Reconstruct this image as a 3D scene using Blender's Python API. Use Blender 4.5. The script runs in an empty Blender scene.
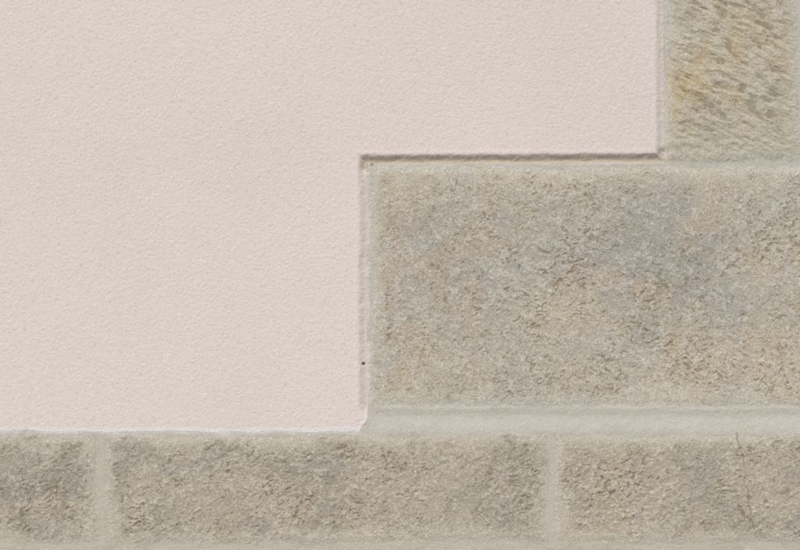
import bpy, math, numpy as np
S=0.0025; CZ=1.5
F=np.float32
rng=np.random.RandomState(7)
T=[rng.uniform(-1,1,(512,512)).astype(F) for _ in range(8)]
def vn(x,y,seed=0):
    t=T[seed%8].ravel(); x=np.asarray(x,F); y=np.asarray(y,F)
    xf=np.floor(x); yf=np.floor(y); fx=x-xf; fy=y-yf
    xi=xf.astype(np.int32)+37*seed; yi=yf.astype(np.int32)+91*seed
    fx=fx*fx*(3-2*fx); fy=fy*fy*(3-2*fy)
    x0=(xi&511)<<9; x1=((xi+1)&511)<<9; y0=yi&511; y1=(yi+1)&511
    a=t[x0|y0]; b=t[x1|y0]; c=t[x0|y1]; d=t[x1|y1]
    return (a+(b-a)*fx)*(1-fy)+(c+(d-c)*fx)*fy
def fbm(x,y,scale,seed,octv=4,gain=0.55):
    r=0;amp=1;tot=0;f=1/scale
    for i in range(octv):
        an=0.6*i+0.35*seed+0.3; ca,sa=math.cos(an),math.sin(an)
        r=r+F(amp)*vn((x*ca+y*sa)*f,(-x*sa+y*ca)*f,seed+i); tot+=amp; amp*=gain; f*=2.03
    return r*F(1.5/tot)
def ss(a,b,x):
    t=np.clip((x-a)/(b-a),0,1); return t*t*(3-2*t)
def lin(c):
    c=np.array(c,float)/255; return np.where(c<0.04045,c/12.92,((c+0.055)/1.055)**2.4).astype(F)
def mix(C,col,f):
    col=lin(col) if not isinstance(col,np.ndarray) else col
    f=f.astype(F)[...,None]
    return C+(col-C)*f
# ---------------- grid (units: 2.5 mm) ----------------
def axis(lo,a,b,hi,step):
    mid=list(np.arange(a,b+step/2,step)); s=step; p=mid[-1]
    up=[]
    while p<hi:
        s=min(s*1.08,9); p+=s; up.append(min(p,hi))
    s=step;p=mid[0];dn=[]
    while p>lo:
        s=min(s*1.08,9); p-=s; dn.append(max(p,lo))
    return np.array(dn[::-1]+mid+up,F)
ua=axis(-900,-16,816,1700,0.60); va=axis(-760,-12,562,874,0.60)
U,V=np.meshgrid(ua,va)
# ---------------- layout ----------------
stones=[]
stones+= [(370,167,1012,406,'mid'),(1019,167,1470,406,'mid'),(1478,167,1760,406,'mid')]
stones+= [(666,-176,797,160,'top'),(803,-176,1240,160,'mid'),(1249,-176,1760,160,'mid')]
stones+= [(371,-418,900,-186,'mid'),(909,-418,1400,-186,'mid'),(1409,-418,1760,-186,'mid')]
stones+= [(667,-800,1120,-428,'mid'),(1130,-800,1760,-428,'mid')]
def course(v0,v1,xs,g):
    for a,b in zip(xs[:-1],xs[1:]): stones.append((a+g,v0,b-g,v1,'pl'))
course(435,543,[-950,-790,-352,102,551,1010,1400,1780],3.8)
course(551,708,[-950,-560,-160,330,760,1180,1780],4.0)
course(716,900,[-950,-740,-300,130,540,960,1390,1780],4.0)
wu=U+1.8*fbm(U,V,45,1,3)+1.3*fbm(U,V,8,5,4,.65); wv=V+1.8*fbm(U,V,50,2,3)+1.3*fbm(U,V,8,6,4,.65)
def stone_label(u,v):
    lab=np.zeros(u.shape,np.int32); dist=np.full(u.shape,-99.0,F)
    for i,(a,b,c,d,k) in enumerate(stones):
        dd=np.minimum(np.minimum(u-a,c-u),np.minimum(v-b,d-v))
        m=dd>dist; dist=np.where(m,dd,dist); lab=np.where(m,i+1,lab)
    return lab,dist
def plaster_sdf(u,v):
    A=np.maximum(u-367,v-431.0)
    cut=((u-371)*20+(v-413)*14)/24.4
    A=np.maximum(A,cut)
    B=np.maximum(u-664,np.maximum(v-162,-180-v))
    C=np.maximum(u-664,v+424)
    return np.minimum(np.minimum(A,B),C)
lab,sd=stone_label(wu,wv)
pu=U+0.9*fbm(U,V,60,3,3)+0.6*fbm(U,V,7,4,3); pv=V+0.9*fbm(U,V,70,4,3)+0.6*fbm(U,V,7,7,3)
pv=pv+0.006*(U-510)*ss(30,20,np.abs(V-160))*(U>340)
pd=plaster_sdf(pu,pv)
isP=pd<0
# ---------------- plaster heights (mm) ----------------
def rot(u,v,a): return u*math.cos(a)+v*math.sin(a), -u*math.sin(a)+v*math.cos(a)
r1=rot(U,V,.5); r2=rot(U,V,1.2); r3=rot(U,V,2.1)
g1=vn(r1[0]/2.1,r1[1]/2.1,1); g2=vn(r2[0]/1.5,r2[1]/1.5,2); g3=vn(r3[0]/1.15,r3[1]/1.15,6)
grain=0.45*g1+0.5*g2+0.55*g3
hP=0.38*grain+0.7*fbm(U,V,170,5,2)+0.2*fbm(U,V,40,6,2)
lowedge=ss(405,424,V)*(V<440)
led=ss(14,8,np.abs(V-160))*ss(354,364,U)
w=8.5*(1-lowedge)+2.0*lowedge
dmax=4.8+4.8*led
dep=dmax*(1-lowedge)+0.6*lowedge
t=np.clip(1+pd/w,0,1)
rim=np.exp(-((pd+w+1.5)/2.2)**2)*0.5*(1-lowedge)
hP=hP+rim-dep*(0.5*ss(0,.8,t)+t*0.5)+ss(0,.3,t)*0.7*fbm(U,V,6,2,4)*(1-lowedge)
def strokes(u,v,ang,la,lc,seed,wp=4.5):
    ca,sa=math.cos(ang),math.sin(ang)
    wx=u+wp*fbm(u,v,20,seed,3); wy=v+wp*fbm(u,v,22,seed+1,3)
    return vn((wx*ca+wy*sa)/la,(-wx*sa+wy*ca)/lc,seed+2)
s1=strokes(U,V,math.radians(35),10,3.4,1)+0.7*strokes(U,V,math.radians(42),5.5,1.9,4)
s2=strokes(U,V,math.radians(-42),9,3.4,3)+0.7*strokes(U,V,math.radians(-32),5,1.9,6)
sT=strokes(U,V,math.radians(27),10,3.7,2,3)+0.5*strokes(U,V,math.radians(24),6,1.9,5,2.5)
n30=fbm(U,V,34,1,4); n12=fbm(U,V,12,2,5,.65); n5=fbm(U,V,5,3,4,.7); n80=fbm(U,V,95,6,5,.6)
nf=vn(r1[0]/1.3,r1[1]/1.3,5)+0.8*vn(r3[0]/0.9,r3[1]/0.9,2)
white=rng.uniform(-1,1,U.shape).astype(F)
fl1=strokes(U,V,math.radians(-25),3.4,2.0,5); fl2=vn(r2[0]/1.9,r2[1]/1.6,0)
dens=ss(-0.3,0.7,fbm(U,V,50,3,3))
act=0.5+0.5*ss(-0.5,0.5,fbm(U,V,75,0,4))
pit=ss(0.5,0.8,fl1+0.35*n12-0.15+0.3*dens)
kind=np.array([0]+[{'mid':1,'top':2,'pl':3}[s[4]] for s in stones])[lab]
edge=ss(2,20,sd+8*n12+4*n30)
amp=(0.3+0.7*edge)*act
hm=-4.6+0.9*n30+amp*(0.62*s1+0.65*n12+0.8*n5-1.3*pit)+0.28*nf
ht=-4.2+0.9*n30+(0.5+0.5*edge)*(1.5*np.clip(sT,-.9,.6)+0.6*n12+0.9*n5)+0.25*nf
hb=1.2+0.9*n30+(0.3+0.7*edge)*(0.3+.7*act)*(0.85*(s2*0.6+s1*0.45)+0.7*n12+1.05*n5-1.4*pit)+0.3*nf
hS=np.where(kind==2,ht,np.where(kind==3,hb,hm))
hS=hS-1.3*(1-ss(0,8,sd))
row=ss(413,434,V)
hM=-6.4*(1-row)+(-0.4)*row+0.4*fbm(U,V,20,4,3)+0.34*n5+0.2*nf
vw=V+2.2*fbm(U,V*0,60,2,3)+1.6*fbm(U,V,9,3,4)
ridge=np.exp(-((vw-408.5)/3.2)**2)*(U>374)*(0.5+0.5*ss(-.4,.3,fbm(U,V,30,1,4)))
hM=hM+0.9*ridge
smear=ss(0.0,0.5,fbm(U,V,26,7,5,.65)+ (3-sd)/9.0)
isS=(sd>0)
blend=ss(-1.6,2.4,sd+0.9*n5)
H=hM*(1-blend)+hS*blend
cx=np.interp(V,[433,452,470,492,512,532,545],[736,741,744,747,750,755,753])+1.6*vn(V/7,V*0,3)+0.7*vn(V/2.5,V*0,4)
crk=np.exp(-((U-cx)/0.7)**2)*((V>432)&(V<536))*(0.3+0.7*ss(-1.0,0.4,vn(V/9,V*0+3,6)+0.3))
H=H-1.2*crk
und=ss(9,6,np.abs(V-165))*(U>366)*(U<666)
near=np.exp(-np.maximum(pd,0)/3.5)*(1-und)*(V<432)
H=H*(1-near)+near*(-dep-0.1+0.3*n5)
fil=np.exp(-((pd-1.6)/1.9)**2)*(pd>=-1)*(0.3+0.7*ss(-0.4,0.3,fbm(U,V,16,2,5,.65)))
vert=((V>166)&(V<425)&(U<380))
botl=(V>408)&(V<440)&(U<376)
H=H+fil*np.where(vert,0.8,0.2)*(0.8+0.6*n5)
H=np.where(isP,hP,np.where((pd<2.5)&(und>0.5), np.minimum(H,-8.6+1.1*pd+0.5*n5),H))
hole=np.exp(-(((U-363.5)/1.6)**2+((V-364)/1.3)**2)); H=H-5*hole
hole2=np.exp(-(((U-372)/1.3)**2+((V-164.5)/1.5)**2)); H=H-2*hole2
brd=(U<=ua[0]+1e-3)|(U>=ua[-1]-1e-3)|(V<=va[0]+1e-3)|(V>=va[-1]-1e-3)
H=np.where(brd,-60.0,H)
# ---------------- colour ----------------
fleck=ss(0.45,0.75,fl1+0.35*n12+0.35*dens-0.15)*edge*act
fleck2=ss(0.45,0.8,fl2+0.3*n12+0.25*dens-.1)*edge
lite=ss(0.15,0.6,n5+0.35*nf)
M=np.empty(U.shape+(3,),F); M[:]=lin((182,175,161))
grey=ss(-0.3,0.8,0.6*n80+0.3*n30+0.8*np.exp(-(((U-645)/75)**2+((V-255)/55)**2))+0.5*np.exp(-(((U-470)/120)**2+((V-270)/65)**2))-0.12)
M=mix(M,(163,158,149),0.75*grey)
M=mix(M,(193,183,160),0.65*ss(0.0,0.8,fbm(U,V,70,3,5,.6)+0.55*ss(480,700,U)*ss(280,370,V)+0.5*(1-ss(166,205,V))))
M=mix(M,(187,171,148),0.45*ss(0.0,0.8,fbm(U,V,38,5,4)))
M=mix(M,(200,195,181),0.55*(1-ss(2,22,sd+10*n12+5*n30)))
M=mix(M,(208,204,194),0.42*lite)
M=mix(M,(201,195,182),0.3*ss(0.4,1.1,s1)*act)
M=mix(M,(136,122,90),0.55*fleck)
M=mix(M,(130,121,104),0.45*fleck2)
big=ss(0.68,0.88,vn(r3[0]/4.2,r3[1]/3.6,3)*ss(-.2,.5,vn(r1[0]/30,r1[1]/30,6)))
M=mix(M,(112,104,88),0.55*big*edge)
Tt=np.empty_like(M); Tt[:]=lin((184,176,157))
och=ss(-0.1,0.8,fbm(U*1.3,V*.8,50,2,5)+0.7*np.exp(-((U-700)/34)**2)*np.exp(-((V-45)/70)**2)-0.05)
Tt=mix(Tt,(187,166,126),0.6*och)
Tt=mix(Tt,(171,166,153),0.6*ss(0,0.7,fbm(U,V,40,6,4)+0.6*ss(715,790,U)))
Tt=mix(Tt,(130,116,88),0.5*ss(0.3,0.9,-sT+0.5*n5)*edge)
Tt=mix(Tt,(206,200,184),0.42*ss(0.2,0.8,sT+0.5*n5))
Tt=mix(Tt,(198,193,179),0.5*(1-ss(2,15,sd+8*n12)))
Tt=mix(Tt,(186,180,163),0.55*ss(110,145,V+20*n12))
P=np.empty_like(M); P[:]=lin((179,171,155))
P=mix(P,(157,151,140),0.7*ss(-0.3,0.7,0.8*n80+0.6*n30))
P=mix(P,(185,171,147),0.5*ss(0.0,0.7,fbm(U,V,42,4,5,.6)))
P=mix(P,(194,188,172),0.65*(1-ss(2,19,sd+9*n12+5*n30)))
P=mix(P,(205,199,185),0.45*lite)
P=mix(P,(130,119,97),0.42*ss(0.2,0.95,-(s2*0.5+s1*0.3)+0.5*n5)*edge)
P=mix(P,(124,114,90),0.55*fleck)
P=mix(P,(124,116,101),0.45*fleck2)
SC=np.where((kind==2)[...,None],Tt,np.where((kind==3)[...,None],P,M))
SC=SC*(1+0.13*white+0.06*nf)[...,None].astype(F)
MC=np.empty_like(M); MC[:]=lin((188,184,175))
MC=mix(MC,(181,175,164),0.6*ss(-0.2,0.6,fbm(U,V,28,1,4)))
MC=mix(MC,(198,195,189),0.5*ss(0.0,0.6,fbm(U,V,15,5,4)))
MC=mix(MC,(184,177,161),0.6*ss(437,441,V))
MC=mix(MC,(205,199,185),0.6*ridge)
MC=mix(MC,(168,161,147),0.35*np.exp(-((vw-414.5)/1.8)**2)*(U>385))
MC=mix(MC,(160,152,136),0.35*fleck2*0+0.3*ss(.5,.9,fl1+.3*n12))
MC=MC*(1+0.07*white+0.04*nf)[...,None].astype(F)
bl=blend.astype(F)[...,None]
C=MC*(1-bl)+SC*bl
C=mix(C,(195,190,177),0.55*smear*(1-ss(1,11,sd)))
C=mix(C,(106,94,78),0.5*crk)
C=mix(C,(218,215,209),np.clip(fil,0,1)*np.where(vert|botl,0.7,0.3))
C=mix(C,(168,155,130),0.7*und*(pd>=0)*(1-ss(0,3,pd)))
PL=np.empty_like(M); PL[:]=lin((223,212,205))
PL=mix(PL,(216,206,199),0.6*ss(-0.5,0.6,fbm(U,V,260,2,3)))
PL=mix(PL,(198,185,175),0.38*ss(0.3,0.9,-grain))
PL=mix(PL,(236,227,220),0.33*ss(0.3,0.9,grain))
PL=PL*(1+0.05*white)[...,None].astype(F)
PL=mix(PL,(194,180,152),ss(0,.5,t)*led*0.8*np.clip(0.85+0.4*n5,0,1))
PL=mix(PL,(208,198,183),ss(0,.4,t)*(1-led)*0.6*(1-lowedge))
PL=mix(PL,(233,232,233),ss(-4.2,-1.5,pd+0.8*n5)*lowedge*0.8)
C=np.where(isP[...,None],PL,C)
C=mix(C,(60,48,38),np.clip(hole*1.1,0,1)); C=mix(C,(90,76,60),np.clip(hole2,0,1)*.7)
C=np.clip(C,0.01,0.88)
# ---------------- materials ----------------
def wallmat(name,bscale,bstr,cvar,rough):
    m=bpy.data.materials.new(name); m.use_nodes=True; nt=m.node_tree; N=nt.nodes; L=nt.links
    b=N['Principled BSDF']; b.inputs['Roughness'].default_value=rough; b.inputs['Specular IOR Level'].default_value=0.15
    at=N.new('ShaderNodeAttribute'); at.attribute_name='tint'
    tc=N.new('ShaderNodeTexCoord')
    nz=N.new('ShaderNodeTexNoise'); nz.inputs['Scale'].default_value=bscale; nz.inputs['Detail'].default_value=2; nz.inputs['Roughness'].default_value=0.65
    L.new(tc.outputs['Object'],nz.inputs['Vector'])
    mr=N.new('ShaderNodeMapRange'); mr.inputs[1].default_value=0.3; mr.inputs[2].default_value=0.7; mr.inputs[3].default_value=1-cvar; mr.inputs[4].default_value=1+cvar
    L.new(nz.outputs['Fac'],mr.inputs[0])
    mx=N.new('ShaderNodeVectorMath'); mx.operation='SCALE'
    L.new(at.outputs['Color'],mx.inputs[0]); L.new(mr.outputs[0],mx.inputs['Scale'])
    L.new(mx.outputs[0],b.inputs['Base Color'])
    bp=N.new('ShaderNodeBump'); bp.inputs['Strength'].default_value=bstr; bp.inputs['Distance'].default_value=0.001
    L.new(nz.outputs['Fac'],bp.inputs['Height']); L.new(bp.outputs[0],b.inputs['Normal'])
    return m
mP=wallmat('plaster',260,0.35,0.04,0.95); mS=wallmat('sandstone',260,0.7,0.16,0.92); mM=wallmat('lime_mortar',260,0.5,0.08,0.95)
# ---------------- split into objects ----------------
nv,nu=U.shape
idx=np.arange(nv*nu).reshape(nv,nu)
q=np.stack([idx[:-1,:-1],idx[1:,:-1],idx[1:,1:],idx[:-1,1:]],-1).reshape(-1,4)
X=((U-400)*S).ravel(); Z=((275-V)*S+CZ).ravel(); Y=(-H/1000).ravel()
CO=np.stack([X,Y,Z],-1); CC=np.concatenate([C.reshape(-1,3),np.ones((nv*nu,1))],1).astype(F)
vl=np.where(isP,100,np.where(isS,lab,0))
fl=vl[:-1,:-1].ravel()
remap=np.zeros(nv*nu,np.int32)
def build(name,mask,mat):
    f=q[mask]
    if len(f)==0: return
    used=np.zeros(nv*nu,bool); used[f.ravel()]=True; uq=np.nonzero(used)[0]
    remap[uq]=np.arange(len(uq)); inv=remap[f.ravel()]
    me=bpy.data.meshes.new(name); n=len(f)
    me.vertices.add(len(uq)); me.vertices.foreach_set('co',CO[uq].astype(np.float32).ravel())
    me.loops.add(n*4); me.loops.foreach_set('vertex_index',inv.astype(np.int32))
    me.polygons.add(n); me.polygons.foreach_set('loop_start',np.arange(0,4*n,4,dtype=np.int32))
    me.polygons.foreach_set('loop_total',np.full(n,4,np.int32))
    me.update(calc_edges=True)
    me.polygons.foreach_set('use_smooth',np.ones(n,bool))
    a=me.attributes.new('tint','FLOAT_COLOR','POINT'); a.data.foreach_set('color',CC[uq].ravel())
    me.materials.append(mat)
    o=bpy.data.objects.new(name,me); bpy.context.collection.objects.link(o); return o
build('plaster_wall',fl==100,mP)
for i in range(len(stones)): build('sandstone_block',fl==i+1,mS)
build('mortar_joints',fl==0,mM)
def simple(name,col,rough,scale):
    m=bpy.data.materials.new(name); m.use_nodes=True; nt=m.node_tree; b=nt.nodes['Principled BSDF']; b.inputs['Roughness'].default_value=rough
    nz=nt.nodes.new('ShaderNodeTexNoise'); nz.inputs['Scale'].default_value=scale; nz.inputs['Detail'].default_value=6
    cr=nt.nodes.new('ShaderNodeValToRGB'); cr.color_ramp.elements[0].color=[c*.75 for c in col]+[1]; cr.color_ramp.elements[1].color=[c*1.2 for c in col]+[1]
    cr.color_ramp.elements[0].position=.3; cr.color_ramp.elements[1].position=.7
    nt.links.new(nz.outputs['Fac'],cr.inputs[0]); nt.links.new(cr.outputs[0],b.inputs['Base Color']); return m
x0,x1=float(X.min()),float(X.max()); z1=float(Z.max())
vs=[(x0,.03,0),(x1,.03,0),(x1,.45,0),(x0,.45,0),(x0,.03,z1),(x1,.03,z1),(x1,.45,z1),(x0,.45,z1)]
me=bpy.data.meshes.new('masonry_core'); me.from_pydata(vs,[],[(0,1,5,4),(1,2,6,5),(2,3,7,6),(3,0,4,7),(4,5,6,7),(3,2,1,0)])
me.materials.append(simple('rubble',(0.36,0.33,0.28),.95,8)); o=bpy.data.objects.new('masonry_core',me); bpy.context.collection.objects.link(o)
me=bpy.data.meshes.new('ground'); G=400; me.from_pydata([(-G,-G,0),(G,-G,0),(G,G,0),(-G,G,0)],[],[(0,1,2,3)])
me.materials.append(simple('gravel_ground',(0.25,0.242,0.228),.95,30)); o=bpy.data.objects.new('ground',me); bpy.context.collection.objects.link(o)
# ---------------- light ----------------
import mathutils
el=math.radians(52); az=math.radians(-24)
d=np.array([math.sin(az)*math.cos(el),-math.cos(az)*math.cos(el),math.sin(el)])
ld=bpy.data.lights.new('sun','SUN'); ld.energy=2.5; ld.angle=math.radians(8); ld.color=(1,.98,.94)
lo=bpy.data.objects.new('sun',ld); bpy.context.collection.objects.link(lo)
lo.rotation_euler=mathutils.Vector(d).to_track_quat('Z','Y').to_euler()
wd=bpy.data.worlds.new('World'); bpy.context.scene.world=wd; wd.use_nodes=True; nt=wd.node_tree
sk=nt.nodes.new('ShaderNodeTexSky'); sk.sky_type='NISHITA'; sk.sun_disc=False; sk.sun_elevation=el
sk.sun_rotation=math.atan2(d[0],d[1]); sk.air_density=1.0; sk.dust_density=3.3; sk.ozone_density=1.0
nt.links.new(sk.outputs[0],nt.nodes['Background'].inputs[0]); nt.nodes['Background'].inputs[1].default_value=0.10
cd=bpy.data.cameras.new('camera'); co=bpy.data.objects.new('camera',cd); bpy.context.collection.objects.link(co)
co.location=(0,-4,CZ); co.rotation_euler=(math.radians(90),0,0); cd.lens=72; cd.sensor_width=36; cd.clip_end=2000
sc=bpy.context.scene; sc.camera=co
sc.view_settings.view_transform='Standard'; sc.view_settings.look='None'; sc.view_settings.exposure=0
